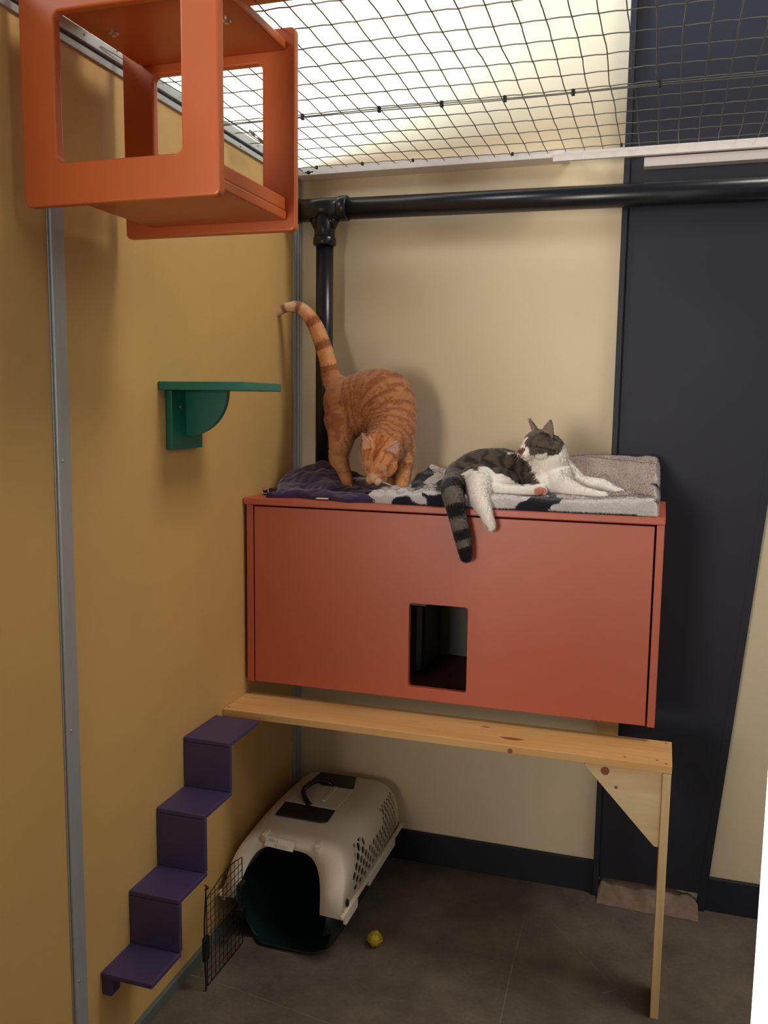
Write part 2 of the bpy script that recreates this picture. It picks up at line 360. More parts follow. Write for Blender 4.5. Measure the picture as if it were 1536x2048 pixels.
# ------------------------------------------------------------------ cabinet
cb = thing('litter_cabinet', 'wide red-orange wooden cabinet with a square cat opening, mounted in the corner', 'cabinet', (.57, -.2, .693))
Yc = -.41
link('top_board', bx(.002, 1.147, Yc-.006, -.012, 1.211, 1.230, bev=.003), 'red_orange', cb)
link('side_board', bx(.010, .0305, Yc, -.012, .693, 1.211, bev=.0015), 'red_orange', cb)
link('side_board', bx(1.127, 1.146, Yc, -.012, .693, 1.211, bev=.0015), 'red_orange', cb)
bm = bmesh.new(); frame_plate(bm, rrect(.034, 1.1225, .695, 1.2065, .002), rrect(.4955, .658, .729, .963, .008), 'y', Yc+.001, Yc+.019, .0012)
link('front_panel', bm, 'red_orange', cb)
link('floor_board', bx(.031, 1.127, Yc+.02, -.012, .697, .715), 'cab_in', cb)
link('support_cleat', bx(.985, 1.045, -.055, -.013, .50, .6925), 'pine', cb)
link('shade_board', bx(.031, 1.127, -.024, -.013, .716, 1.210), 'cab_shade', cb)  # board added to darken the opening, its grey stands in for shade
# a dark bin stored inside
b = bmesh.new(); bmesh.ops.create_uvsphere(b, u_segments=28, v_segments=16, radius=1)
for v in b.verts: v.co = Vector((.39+v.co.x*.17, -.16+v.co.y*.10, 1.06+v.co.z*.125)); v.co.z = max(v.co.z, .93+.35*(v.co.x-.39))
bn = thing('storage_bin', 'dark navy rounded bin inside the red-orange cabinet, seen through its opening', 'bin', (.36, -.16, .715))
link('hood', b, 'bin', bn, smooth=True)
link('tray', bx(.26, .50, -.27, -.05, .715, .94, bev=.02), 'grill', bn)
link('rim', bx(.255, .507, -.275, -.045, .925, .94, bev=.004), 'shell', bn)

# ------------------------------------------------------------------ pine bench
be = thing('pine_bench', 'unpainted pine plank bench with one leg, in front of the red-orange cabinet', 'bench', (.6, -.47, 0))
link('seat_board', bx(.001, 1.190, -.5465, -.385, .6325, .653, bev=.0015), 'pine', be)
link('leg', bx(1.1695, 1.1890, -.5465, -.4300, 0, .632, bev=.001), 'pine_leg', be)
bm = bmesh.new(); prism(bm, [(.992, .632), (1.169, .632), (1.169, .438), (1.158, .438), (.985, .622)], 'y', -.530, -.511, .0008); g = link('gusset', bm, 'pine_pale', be)
for (x, y) in ((1.176, -.535), (1.176, -.40), (1.155, -.52), (1.08, -.525), (.012, -.53), (.012, -.40)):
    b = bmesh.new(); tube(b, [(x, y, .6528), (x, y, .6536)], .0032, 10); link('screw', b, 'knot', be)
k = at(1210, 1542, 'y', -.531); b = bmesh.new()
tube(b, [(k.x, -.5299, k.z), (k.x, -.5308, k.z)], .0105, 20); link('knot', b, 'knot', be)
k = at(1232, 1575, 'y', -.531); b = bmesh.new(); tube(b, [(k.x, -.5299, k.z), (k.x, -.5307, k.z)], .004, 12); link('knot', b, 'knot', be)
for (x, y, sx, sy) in ((.80, -.50, .028, .008), (.72, -.44, .012, .004)):
    b = bmesh.new(); vs = [b.verts.new((x+sx*math.cos(a)*(1+.2*math.sin(3*a)), y+sy*math.sin(a), .6533)) for a in np.arange(0, 2*PI, .3)]; b.faces.new(vs); link('knot', b, 'knot', be)
b = bmesh.new(); k = at(1020, 1502, 'y', -.547); tube(b, [(k.x, -.5460, k.z), (k.x, -.5472, k.z)], .0065, 12)
link('knot', b, 'knot', be)

# ------------------------------------------------------------------ black pipe
pp = thing('pipe_frame', 'black pipe frame with a tee joint standing behind the cats', 'pipe', (.127, -.10, 1.231))
yp = -.10
bm = bmesh.new(); tube(bm, [(.16, yp, 2.078), (1.0, yp, 2.070), (2.3, yp, 2.056)], .0315, 28); link('pipe', bm, 'black_pipe', pp, smooth=True)
bm = bmesh.new(); tube(bm, [(.0, yp, 2.079), (.07, yp, 2.0785)], .0275, 28); link('pipe', bm, 'black_pipe', pp, smooth=True)
bm = bmesh.new(); tube(bm, [(.124, yp, 1.231), (.124, yp, 2.02)], .0265, 28); link('pipe', bm, 'black_pipe', pp, smooth=True)
bm = bmesh.new()
tube(bm, [(.035, yp, 2.0785), (.185, yp, 2.0785)], .0335, 28); tube(bm, [(.124, yp, 1.975), (.124, yp, 2.07)], .0315, 28)
for x0, x1 in ((.028, .046), (.170, .200)): tube(bm, [(x0, yp, 2.0785), (x0+.003, yp, 2.0785), (x1-.003, yp, 2.0785), (x1, yp, 2.0785)], [.034, .037, .037, .034], 28)
tube(bm, [(.124, yp, 1.972), (.124, yp, 1.975), (.124, yp, 1.994), (.124, yp, 1.997)], [.032, .035, .035, .032], 28)
for s in (-1, 1):
    tube(bm, [(.124+s*.014, yp, 2.03), (.124+s*.03, yp, 2.060)], .022, 20)
link('tee_joint', bm, 'black_pipe', pp, smooth=True)

# ------------------------------------------------------------------ glowing white slab at right; its emission stands in for a brightly lit edge
glow = bpy.data.materials.new('glow_white'); glow.use_nodes = True; pb = glow.node_tree.nodes['Principled BSDF']
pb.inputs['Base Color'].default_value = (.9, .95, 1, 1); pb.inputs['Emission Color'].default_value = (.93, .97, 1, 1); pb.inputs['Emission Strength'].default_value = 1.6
MAT['glow'] = glow
o = struct(link('glow_slab_1', bx(1.316, 1.392, -1.225, -1.20, .0, 2.15, bev=.003), 'glow'))

# ------------------------------------------------------------------ yellow ball
p = at(750, 1877, 'z', .022)
bm = bmesh.new()
bmesh.ops.create_uvsphere(bm, u_segments=24, v_segments=14, radius=.0205)
for v in bm.verts: v.co *= 1+.05*math.sin(6*math.atan2(v.co.y, v.co.x)); v.co += Vector((p.x, p.y, .0215))
m = mat('yellow_plastic', srgb(214, 190, 40), .25, var=.25, scale=70); m.node_tree.nodes['Principled BSDF'].inputs['Transmission Weight'].default_value = .35; MAT['yplast'] = m
ball = thing('toy_ball', 'small translucent yellow cat toy ball on the floor by the carrier', 'ball', (p.x, p.y, 0))
link('shell', bm, 'yplast', ball, smooth=True)
bm = bmesh.new()
for r_ in ((1, 0, 0), (0, 0, 1), (0, 1, .4)):
    ax = Vector(r_).normalized(); a1 = ax.orthogonal().normalized(); a2 = ax.cross(a1)
    tube(bm, [Vector((p.x, p.y, .0215))+(a1*math.cos(a)+a2*math.sin(a))*.0212 for a in np.linspace(0, 2*PI, 33)], .0013, 6)
link('band', bm, 'yplast', ball, smooth=True)
#CARRIER<
# ------------------------------------------------------------------ cat carrier
cr = thing('cat_carrier', 'beige and dark green plastic cat carrier, wire door open, under the pine bench', 'cat carrier', (.2, -.31, 0))
CX = .200
def yfront(z): return -.612 + max(0, z-.135)*.62          # front face leans back
def sect(t, off=0.0):
    """outline of the upper shell at length parameter t (0 front, 1 back), from left rim over the roof to right rim"""
    h = .142 + (.300-.142)*(1-(.10 if t < .55 else .03)*(abs(t-.55)/.55)**2.2) - off
    wr = .178 - .012*max(0, (t-.5)) - off; wt = .134 + .008*math.sin(PI*min(1, t*1.1)) - off
    pts = []
    n = 40
    for i in range(n+1):
        a = PI - PI*i/n; c, s = math.cos(a), math.sin(a); e = .23
        X = math.copysign(abs(c)**e, c); Z = abs(s)**e
        ww = wr + (wt-wr)*Z**3; pts.append((CX+X*ww, .138+Z*(h-.138)))
    return pts
def shell_bm(off):
    bm = bmesh.new(); rings = []
    ts = [0, .015, .04, .1, .2, .35, .5, .65, .8, .9, .96, .99, 1.0]
    for t in ts:
        e = 0.0
        if t < .05: e = .008*(1-t/.05)**2
        if t > .9: e = .014*((t-.9)/.1)**3
        ring = []
        for (x, z) in sect(t, off):
            z2 = z - e*(z-.138)/.16; x2 = CX+(x-CX)*(1-e*1.2)
            y = yfront(z)*(1-t) + (-.030 - max(0, z-.138)*.22)*t
            ring.append(bm.verts.new((x2, y, z2)))
        rings.append(ring)
    for a, b in zip(rings, rings[1:]):
        for i in range(len(a)-1): bm.faces.new([a[i], b[i], b[i+1], a[i+1]])
    bm.faces.new(rings[-1])                                # back wall
    # front frame around the doorway
    n = len(rings[0]); inner = []
    for i, v in enumerate(rings[0]):
        a = PI-PI*i/(n-1); c, s = math.cos(a), math.sin(a)
        X = math.copysign(abs(c)**.42, c); Z = abs(s)**.5
        z = .138+Z*.126-.010*max(0, c)*Z; inner.append(bm.verts.new((CX-.010+X*(.126-.024*Z), yfront(z)+.004, z)))
    for i in range(n-1): bm.faces.new([rings[0][i], rings[0][i+1], inner[i+1], inner[i]])
    bmesh.ops.recalc_face_normals(bm, faces=bm.faces); return bm
# shell material: beige plastic pierced by slanted oval vents on the sides
def vent_mat():
    m = MAT['shell'].copy(); m.name = 'vented_beige_plastic'; nt = m.node_tree; L = nt.links
    def nd(op, a, b=None, c=None):
        n = nt.nodes.new('ShaderNodeMath'); n.operation = op
        for i, v in enumerate((a, b, c)):
            if v is None: continue
            if isinstance(v, (int, float)): n.inputs[i].default_value = v
            else: L.new(v, n.inputs[i])
        return n.outputs[0]
    tc = nt.nodes.new('ShaderNodeTexCoord'); sp = nt.nodes.new('ShaderNodeSeparateXYZ'); L.new(tc.outputs['Object'], sp.inputs[0])
    x, y, z = sp.outputs
    s_ = nd('SUBTRACT', .044, nd('MULTIPLY', nd('ADD', y, .50), .058))       # vents are wider spaced towards the front
    u = nd('MULTIPLY', nd('LOGARITHM', nd('DIVIDE', s_, .044), math.e), -1/.058); v = nd('DIVIDE', nd('SUBTRACT', z, .150), .036)
    hs = []
    for du, dv in ((.25, .25), (.75, .75)):
        fu = nd('SUBTRACT', nd('FRACT', nd('ADD', u, du)), .5); fv = nd('SUBTRACT', nd('FRACT', nd('ADD', v, dv)), .5)
        fu = nd('ADD', fu, nd('MULTIPLY', fv, -.15))
        hs.append(nd('LESS_THAN', nd('ADD', nd('POWER', nd('MULTIPLY', fu, 1/.27), 2), nd('POWER', nd('MULTIPLY', fv, 1/.30), 2)), 1))
    hole = nd('MAXIMUM', hs[0], hs[1])
    for c in (nd('GREATER_THAN', y, -.500), nd('LESS_THAN', y, -.085), nd('GREATER_THAN', z, .155), nd('LESS_THAN', z, .2645),
              nd('GREATER_THAN', nd('ABSOLUTE', nd('SUBTRACT', x, .2)), .09),
              nd('GREATER_THAN', nd('SUBTRACT', y, nd('MULTIPLY', nd('SUBTRACT', z, .20), .9)), -.505),
              # two slanting rows near the roof are broken by a plain bay in the middle
              nd('SUBTRACT', 1, nd('MULTIPLY', nd('MULTIPLY', nd('GREATER_THAN', z, .2195), nd('GREATER_THAN', y, -.385)), nd('LESS_THAN', y, -.215)))):
        hole = nd('MULTIPLY', hole, c)
    tr = nt.nodes.new('ShaderNodeBsdfTransparent'); mx = nt.nodes.new('ShaderNodeMixShader')
    L.new(hole, mx.inputs[0]); L.new(nt.nodes['Principled BSDF'].outputs[0], mx.inputs[1]); L.new(tr.outputs[0], mx.inputs[2])
    L.new(mx.outputs[0], nt.nodes['Material Output'].inputs[0]); return m
MAT['vshell'] = vent_mat()
sh = link('upper_shell', shell_bm(0), 'vshell', cr, smooth=True)
sh.parent = None; sh.matrix_world = Matrix.Identity(4)
sh.parent = cr; sh.matrix_parent_inverse = Matrix.Translation(-cr.location)
md = sh.modifiers.new('thickness', 'SOLIDIFY'); md.thickness = .003; md.offset = -1
# lower tub
bm = bmesh.new(); rings = []
for k, (z, wx, y0, y1) in enumerate(((.004, .100, -.578, -.075), (.012, .118, -.592, -.055), (.070, .146, -.602, -.038), (.138, .172, -.610, -.028))):
    ring = []; n = 64
    for i in range(n):
        a = 2*PI*i/n; c, s = math.cos(a), math.sin(a); e = .34
        ring.append(bm.verts.new((CX+.010*(1-z/.138)+math.copysign(abs(c)**e, c)*wx, (y0+y1)/2+math.copysign(abs(s)**e, s)*(y1-y0)/2, z)))
    rings.append(ring)
for a, b in zip(rings, rings[1:]):
    for i in range(64): bm.faces.new([a[i], a[(i+1) % 64], b[(i+1) % 64], b[i]])
bm.faces.new(rings[0])
# cut the doorway out of the front of the tub above the sill
dele = [f for f in bm.faces if f.calc_center_median().y < -.57 and f.calc_center_median().z > .035 and abs(f.calc_center_median().x-CX) < .125]
bmesh.ops.delete(bm, geom=dele, context='FACES')
bmesh.ops.recalc_face_normals(bm, faces=bm.faces)
tb = link('lower_tub', bm, 'tub', cr, smooth=True); md = tb.modifiers.new('thickness', 'SOLIDIFY'); md.thickness = .003; md.offset = 1
# rim flange with dropped tabs, on both long sides
for s in (-1, 1):
    bm = bmesh.new(); segs = [(-.612, -.590, .137), (-.590, -.495, .112), (-.495, -.395, .137), (-.395, -.140, .116), (-.140, -.050, .137)]
    for y0, y1, zb in segs:
        xx = CX+s*.176; a_, b_ = sorted((xx, xx+s*.011)); box(bm, a_, b_, y0+.0005, y1-.0005, zb, .149, bev=.003)
    link('rim_flange', bm, 'shell', cr)
for s in (-1, 1):
    bm = bmesh.new(); y_ = -.562; a_, b_ = sorted((CX+s*.180, CX+s*.193)); tube(bm, [(CX+s*.176, y_, .152), (CX+s*.176, y_, .164)], .007, 12); tube(bm, [(CX+s*.176, y_, .1641), (CX+s*.176, y_, .168)], [.0085, .006], 8)
    link('bolt', bm, 'black', cr)
# latch grips either side over the doorway
for q in ((526, 1678), (632, 1700)):
    p = at(*q, 'y', -.53); zz = p.z; bm = bmesh.new(); box(bm, p.x-.008, p.x+.008, yfront(zz)-.006, yfront(zz)+.03, zz-.012, zz+.012, bev=.004)
    link('ridge', bm, 'shell', cr)
# roof: two dark grill panels, centre plate, handle
zr = .3020
def roof_panel(name, pts, m, z=zr):
    bm = bmesh.new(); prism(bm, pts, 'z', z-.004, z, .001); return link(name, bm, m, cr)
roof_panel('grill_panel', [(.100, -.416), (.245, -.420), (.262, -.408), (.258, -.338), (.095, -.332)], 'grill')
roof_panel('grill_panel', [(.118, -.100), (.240, -.098), (.262, -.188), (.170, -.190), (.112, -.165)], 'grill', .3025)
roof_panel('roof_plate', [(.095, -.330), (.258, -.336), (.262, -.190), (.170, -.192), (.104, -.192)], 'shell', .3030)
link('latch', bx(.200, .214, -.300, -.200,   .303, .309, bev=.002), 'shell', cr)
bm = bmesh.new(); H = [(.176, -.332, .300), (.160, -.322, .308), (.134, -.285, .317), (.130, -.245, .319), (.142, -.200, .317), (.170, -.178, .311), (.192, -.178, .300)]
tube(bm, spline(H, 5), .0080, 10); link('handle', bm, 'black', cr, smooth=True)
# hand-written name label taped over the doorway
pl = [at(*q, 'y', -.535) for q in ((532, 1667), (593, 1681), (585, 1693), (525, 1687))]
for p_ in pl: p_.y = 0
lab_c = Vector((sum(p.x for p in pl)/4, 0, sum(p.z for p in pl)/4))
rot = math.radians(-3); cz = .275; cxl = .165
nl = Vector((0, -.85, .53)).normalized(); ul = Vector((math.cos(rot), 0, 0)) + Vector((0, .53, .85))*math.sin(rot); ul.normalize(); vl = nl.cross(ul)
LO = Vector((cxl, yfront(cz)-.0045, cz))
def lp(u, v, d=0): return LO+ul*u+vl*v+nl*d
if vl.z < 0: vl = -vl
bm = bmesh.new(); P4 = [(-.044, -.013), (.044, -.013), (.044, .013), (-.044, .013)]
a4 = [bm.verts.new(lp(u, v)) for u, v in P4]; b4 = [bm.verts.new(lp(u, v, .0006)) for u, v in P4]
bm.faces.new(a4[::-1]); bm.faces.new(b4)
for i in range(4): bm.faces.new([a4[i], a4[(i+1) % 4], b4[(i+1) % 4], b4[i]])
lb = link('name_label', bm, 'label', cr); lb['label'] = 'white paper label with two handwritten words'
G = {'M': [[(0, 0), (.1, 1), (.5, .3), (.9, 1), (1, 0)]], 'A': [[(0, 0), (.5, 1), (1, 0)], [(.2, .4), (.8, .4)]], 'B': [[(0, 0), (0, 1), (.8, .8), (0, .55), (.9, .25), (0, 0)]],
     'L': [[(0, 1), (0, 0), (.8, 0)]], 'E': [[(.8, 1), (0, 1), (0, 0), (.8, 0)], [(0, .5), (.6, .5)]], 'R': [[(0, 0), (0, 1), (.8, .8), (0, .5), (.9, 0)]],
     'C': [[(.9, .9), (.2, .9), (0, .5), (.2, 0), (.9, .1)]], 'U': [[(0, 1), (.1, 0), (.8, 0), (.9, 1)]], 'Y': [[(0, 1), (.5, .5), (1, 1)], [(.5, .5), (.3, -.1)]]}
def write(word, u0, v0, h, wd):
    bm = bmesh.new()
    for k, chh in enumerate(word):
        for stt in G[chh]:
            tube(bm, [lp(u0+(k*1.28+a+.15*b)*wd, v0+b*h+.0004*math.sin(k*2), .0008) for a, b in stt], .00034, 4)
    o = link('handwriting', bm, 'ink', lb); o.matrix_parent_inverse = Matrix.Identity(4)
    o.matrix_parent_inverse = Matrix.Translation(-cr.location); return o
o1 = write('MABLE', -.034, .001, .0080, .0046); o2 = write('MERCURY', -.014, -.0105, .0075, .0046)
for o in (o1, o2): o.parent = lb; o.matrix_parent_inverse = Matrix.Identity(4)
# wire door swung open to the left
dr = bpy.data.objects.new('wire_door', None); COL.objects.link(dr); dr.parent = cr; dr.matrix_parent_inverse = Matrix.Translation(-cr.location)
DX0, DY0, DX1, DY1 = .087, -.606, .085, -.800; Zb, Zt = .012, .262
def dpt(u, z): return Vector((DX0+(DX1-DX0)*u, DY0+(DY1-DY0)*u, z))
def ztop(u): return .262+.016*math.sin(PI*min(1, u*1.1))*1.0 - .012*u
bm = bmesh.new()
tube(bm, [dpt(0, Zb), dpt(1, Zb), dpt(1, ztop(1))] + [dpt(u, ztop(u)) for u in (.8, .6, .4, .2, 0)] + [dpt(0, Zb)], .0016, 6)
link('door_frame', bm, 'blackwire', cr, smooth=True)
bm = bmesh.new()
for k in range(1, 9): tube(bm, [dpt(k/9, Zb), dpt(k/9, ztop(k/9))], .0010, 5)
for k in range(1, 13): tube(bm, [dpt(0, Zb+k*.0195), dpt(1, Zb+k*.0195)], .0010, 5)
link('door_grid', bm, 'blackwire', cr, smooth=True)
bpy.data.objects.remove(dr)
bm = bmesh.new(); tube(bm, [dpt(1.04, -.0+.003), dpt(1.04, .03), dpt(1.06, .09), dpt(1.06, .19), dpt(1.02, .25), dpt(1.0, .285)], .0022, 6)
link('latch_rod', bm, 'blackwire', cr, smooth=True)
bm = bmesh.new(); p = dpt(1.02, .115); box(bm, p.x-.006, p.x+.006, p.y-.014, p.y+.010, .085, .150, bev=.004); link('door_latch', bm, 'black', cr)
for z in (.095, .165):
    bm = bmesh.new(); p = dpt(.0, z); box(bm, p.x-.008, p.x+.010, p.y-.022, p.y+.010, z, z+.026, bev=.003); link('hinge', bm, 'black', cr)
bm = bmesh.new(); p = dpt(1.0, .272); tube(bm, [p+Vector((-.004, 0, 0)), p+Vector((.006, .002, .006)), p+Vector((.004, -.004, .014)), p+Vector((-.006, .004, .010))], .0022, 6); link('thread_tie', bm, 'red', cr)
#CARRIER>
#SOFT<
# ------------------------------------------------------------------ soft goods on the cabinet
ZT = 1.2302
def sheet(name, x0, x1, y0, y1, nx, ny, hf, colf, m, edge=.018, outline=None):
    """closed cushion-like slab: top height hf(x,y) above ZT, rounded edges, coloured per vertex"""
    us = np.linspace(0, 1, nx); vs = np.linspace(0, 1, ny)**1.5; top = []; bot = []
    bm = bmesh.new()
    for j, v in enumerate(vs):
        ra, rb = [], []
        for i, u in enumerate(us):
            x = x0+(x1-x0)*u; y = y0+(y1-y0)*v
            if outline: x, y = outline(u, v)
            du = min(u, 1-u)*(x1-x0); dv = min(v, 1-v)*(y1-y0); d = min(du, dv)
            e = math.sqrt(max(0, 1-(1-min(1, d/edge))**2)) if d < edge else 1
            h = hf(x, y); ra.append(bm.verts.new((x, y, ZT+.003+(h-.003)*(.30+.70*e)))); rb.append(bm.verts.new((x, y, ZT)))
        top.append(ra); bot.append(rb)
    for j in range(ny-1):
        for i in range(nx-1):
            bm.faces.new([top[j][i], top[j][i+1], top[j+1][i+1], top[j+1][i]]); bm.faces.new([bot[j][i], bot[j+1][i], bot[j+1][i+1], bot[j][i+1]])
    for i in range(nx-1):
        bm.faces.new([bot[0][i], bot[0][i+1], top[0][i+1], top[0][i]]); bm.faces.new([top[-1][i], top[-1][i+1], bot[-1][i+1], bot[-1][i]])
    for j in range(ny-1):
        bm.faces.new([top[j][0], top[j+1][0], bot[j+1][0], bot[j][0]]); bm.faces.new([bot[j][-1], bot[j+1][-1], top[j+1][-1], top[j][-1]])
    es = [e for e in bm.edges if abs(e.verts[0].co.z-e.verts[1].co.z) > .006 and (e.verts[0].co.z < ZT+.0001 or e.verts[1].co.z < ZT+.0001)]
    bmesh.ops.subdivide_edges(bm, edges=es, cuts=3, use_grid_fill=True)
    o = link(name, bm, m, smooth=True); paint(o.data, colf); return o
def paint(me, colf):
    n = len(me.vertices); P = np.empty(n*3, 'f'); me.vertices.foreach_get('co', P); P = P.reshape(-1, 3)
    N = np.empty(n*3, 'f'); me.vertices.foreach_get('normal', N); N = N.reshape(-1, 3)
    c = colf(P, N); a = me.color_attributes.new('Col', 'FLOAT_COLOR', 'POINT')
    a.data.foreach_set('color', np.concatenate([c, np.ones((n, 1))], 1).astype('f').ravel())
def nz(P, s, k=0.0): return np.array([noise.noise(Vector((float(p[0])*s+k, float(p[1])*s+k*1.7, float(p[2])*s-k))) for p in P])
def lin(*c): return np.array(srgb(*c)[:3])
def inpoly(U_, poly):
    x, y = U_[:, 0], U_[:, 1]; r = np.zeros(len(x), bool); n = len(poly)
    for i in range(n):
        (x1, y1), (x2, y2) = poly[i], poly[(i+1) % n]
        c = ((y1 > y) != (y2 > y)) & (x < (x2-x1)*(y-y1)/((y2-y1) if y2 != y1 else 1e-9)+x1); r ^= c
    return r
def add_fur(parent, count, length, width, flow, m, seed=1, mask=None, lift=.35, name='fur'):
    """short hairs as thin slivers rooted on the surface, coloured like the skin under them"""
    me = parent.data; me.calc_loop_triangles(); nt_ = len(me.loop_triangles)
    T = np.empty(nt_*3, 'i'); me.loop_triangles.foreach_get('vertices', T); T = T.reshape(-1, 3)
    nv = len(me.vertices); V = np.empty(nv*3, 'f'); me.vertices.foreach_get('co', V); V = V.reshape(-1, 3)
    N = np.empty(nv*3, 'f'); me.vertices.foreach_get('normal', N); N = N.reshape(-1, 3)
    C = np.empty(nv*4, 'f'); me.color_attributes['Col'].data.foreach_get('color', C); C = C.reshape(-1, 4)[:, :3]
    A = np.linalg.norm(np.cross(V[T[:, 1]]-V[T[:, 0]], V[T[:, 2]]-V[T[:, 0]]), axis=1)
    if mask is not None: A = A*mask(V[T].mean(1), N[T].mean(1))
    g = np.random.default_rng(seed); idx = g.choice(nt_, count, p=A/A.sum())
    r1 = np.sqrt(g.random(count)); r2 = g.random(count); b = np.stack([1-r1, r1*(1-r2), r1*r2], 1)[:, :, None]
    P = (V[T[idx]]*b).sum(1); Nn = (N[T[idx]]*b).sum(1); Nn /= np.linalg.norm(Nn, axis=1, keepdims=True)+1e-9; Cc = (C[T[idx]]*b).sum(1)
    F = flow(P) + g.normal(0, .25, (count, 3)); F -= Nn*(F*Nn).sum(1, keepdims=True); F /= np.linalg.norm(F, axis=1, keepdims=True)+1e-9
    D = F + Nn*(lift+g.normal(0, .12, (count, 1))); D /= np.linalg.norm(D, axis=1, keepdims=True)
    L = length*(.55+.7*g.random((count, 1))); Sd = np.cross(D, Nn); Sd /= np.linalg.norm(Sd, axis=1, keepdims=True)+1e-9
    P0 = P-Nn*.0008
    verts = np.stack([P0-Sd*width/2, P0+Sd*width/2, P0+D*L*.55+Sd*width*.35+Nn*.0003, P0+D*L-Nn*L*.10], 1).reshape(-1, 3)
    fm = bpy.data.meshes.new(name); fm.vertices.add(count*4); fm.vertices.foreach_set('co', verts.astype('f').ravel())
    fm.loops.add(count*4); fm.loops.foreach_set('vertex_index', np.arange(count*4, dtype='i'))
    fm.polygons.add(count); fm.polygons.foreach_set('loop_start', np.arange(0, count*4, 4, dtype='i'))
    fm.update(calc_edges=True)
    a = fm.color_attributes.new('Col', 'FLOAT_COLOR', 'POINT'); j = 1+g.normal(0, .10, (count, 1)); cc = np.clip(Cc*j, 0, 1)
    a.data.foreach_set('color', np.concatenate([np.repeat(cc, 4, 0), np.ones((count*4, 1))], 1).astype('f').ravel())
    fm.polygons.foreach_set('use_smooth', np.ones(count, bool))
    fm.normals_split_custom_set_from_vertices([tuple(v) for v in np.repeat(Nn, 4, 0)])
    fm.materials.append(m); o = bpy.data.objects.new(name, fm); COL.objects.link(o); o.parent = parent; return o
MAT['fleece'] = attr_mat('printed_fleece', .95, .5, .10, 260); MAT['fur'] = attr_mat('cat_fur', .8, .25, .10, 300)
# blanket
def bl_h(x, y):
    n = noise.noise
    front = .034+.006*float(sstep(.7, 1.1, x))
    rise = float(sstep(-.30, -.05, y))*(.045+.045*float(sstep(.55, .85, x)))
    fold = .007*n(Vector((x*9, y*14, 0)))+.004*n(Vector((x*24, y*20, 3)))
    ridge = .008*math.exp(-((y+.12+.10*(x-1.0))/.018)**2)*float(sstep(.78, .95, x))
    left = float(sstep(.66, .45, x)); lump = left*(.012*n(Vector((x*16, y*22, 7)))+.010*n(Vector((x*34, y*30, 2))))
    return max(.010, front+rise+fold+ridge+lump)
def bl_out(u, v):
    x = .365+(1.128-.365)*u; y = -.409+.360*v
    wl = (1-u)**6; x += .05*wl*(v*2.2) - .01*math.sin(v*9)*wl; y += .006*noise.noise(Vector((x*8, 0, 4)))*(1-v)
    if u > .9: x += .004*noise.noise(Vector((0, y*25, 1)))
    y += .016*wl
    return x, min(y, -.045)
DARK = [[(1022, 1022), (1040, 1004), (1075, 992), (1105, 988), (1124, 993), (1110, 1004), (1100, 1024)],
        [(783, 1012), (792, 992), (808, 988), (822, 996), (838, 1014)], [(848, 1018), (850, 1000), (845, 984), (880, 988), (905, 992), (905, 1018)],
        [(820, 975), (818, 962), (832, 945), (850, 937), (870, 940), (868, 952), (850, 962), (845, 974), (830, 978)],
        [(824, 945), (829, 940), (833, 946)], [(870, 975), (885, 955), (920, 930), (930, 990), (890, 985)],
        [(1303, 968), (1315, 966), (1320, 976), (1308, 980)], [(1306, 1000), (1318, 998), (1320, 1006)]]
def bl_col(P, N):
    U_ = pix(P) + np.stack([nz(P, 40, 1), nz(P, 40, 6)], 1)*9; w_ = np.clip(.5+.5*nz(P, 18, 3), 0, 1)[:, None]
    c = lin(192, 170, 162)*(1-w_) + lin(158, 138, 132)*w_
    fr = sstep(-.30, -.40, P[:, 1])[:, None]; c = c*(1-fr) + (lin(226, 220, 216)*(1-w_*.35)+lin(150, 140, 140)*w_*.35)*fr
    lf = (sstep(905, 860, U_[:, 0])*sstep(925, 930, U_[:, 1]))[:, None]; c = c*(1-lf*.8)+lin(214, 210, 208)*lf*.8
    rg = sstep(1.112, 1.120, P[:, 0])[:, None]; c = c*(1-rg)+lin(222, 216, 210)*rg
    k = np.zeros(len(P), bool)
    for poly in DARK: k |= inpoly(U_, poly)
    c[k] = lin(34, 36, 46)
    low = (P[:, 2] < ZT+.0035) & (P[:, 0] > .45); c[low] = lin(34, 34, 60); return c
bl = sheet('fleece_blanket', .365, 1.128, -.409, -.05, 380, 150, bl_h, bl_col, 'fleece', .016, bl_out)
tag(bl, 'folded grey plush blanket with black and white pattern, under the tabby and white cat', 'blanket')
add_fur(bl, 75000, .0060, .0011, lambda P: np.tile(np.array([.3, -.5, -.3]), (len(P), 1)), MAT['fleece'], 3, lambda P, N: (N[:, 2] > -.3)*(1+2.5*(N[:, 2] < .6)), .6, 'pile')
# purple cloth heap
def pc_h(x, y):
    n = noise.noise; r = float(sstep(-.33, -.08, y)); bell = math.exp(-((x-.145)/.13)**2)
    return max(.006, .016+.070*r*bell+.018*r+.010*n(Vector((x*18, y*26, 0)))+.008*abs(n(Vector((x*30, y*45, 4))))+.006*math.sin(y*60+x*20)*(1-r))
def pc_out(u, v):
    x0 = .062+.012*math.sin(v*7)-.045*v; x1 = .400+.02*math.sin(v*5)-.02*v
    return x0+(x1-x0)*u, -.390+.02*math.sin(u*6)*(1-v)-.006*math.sin(u*19)*(1-v)+(.255-.0*u)*v
pc = sheet('purple_cloth', .05, .40, -.39, -.13, 110, 90, pc_h, lambda P, N: np.tile(lin(66, 34, 92), (len(P), 1)), 'cloth', .02, pc_out)
tag(pc, 'rumpled dark purple fleece cloth under the hind feet of the orange cat', 'cloth')
b = bmesh.new(); p, q = at(632, 998, 'y', -.402), at(655, 998, 'y', -.402); box(b, p.x, q.x, -.404, -.392, 1.2345, 1.2375, bev=.0008); link('label', b, 'label', pc)['label'] = 'small white fabric label'
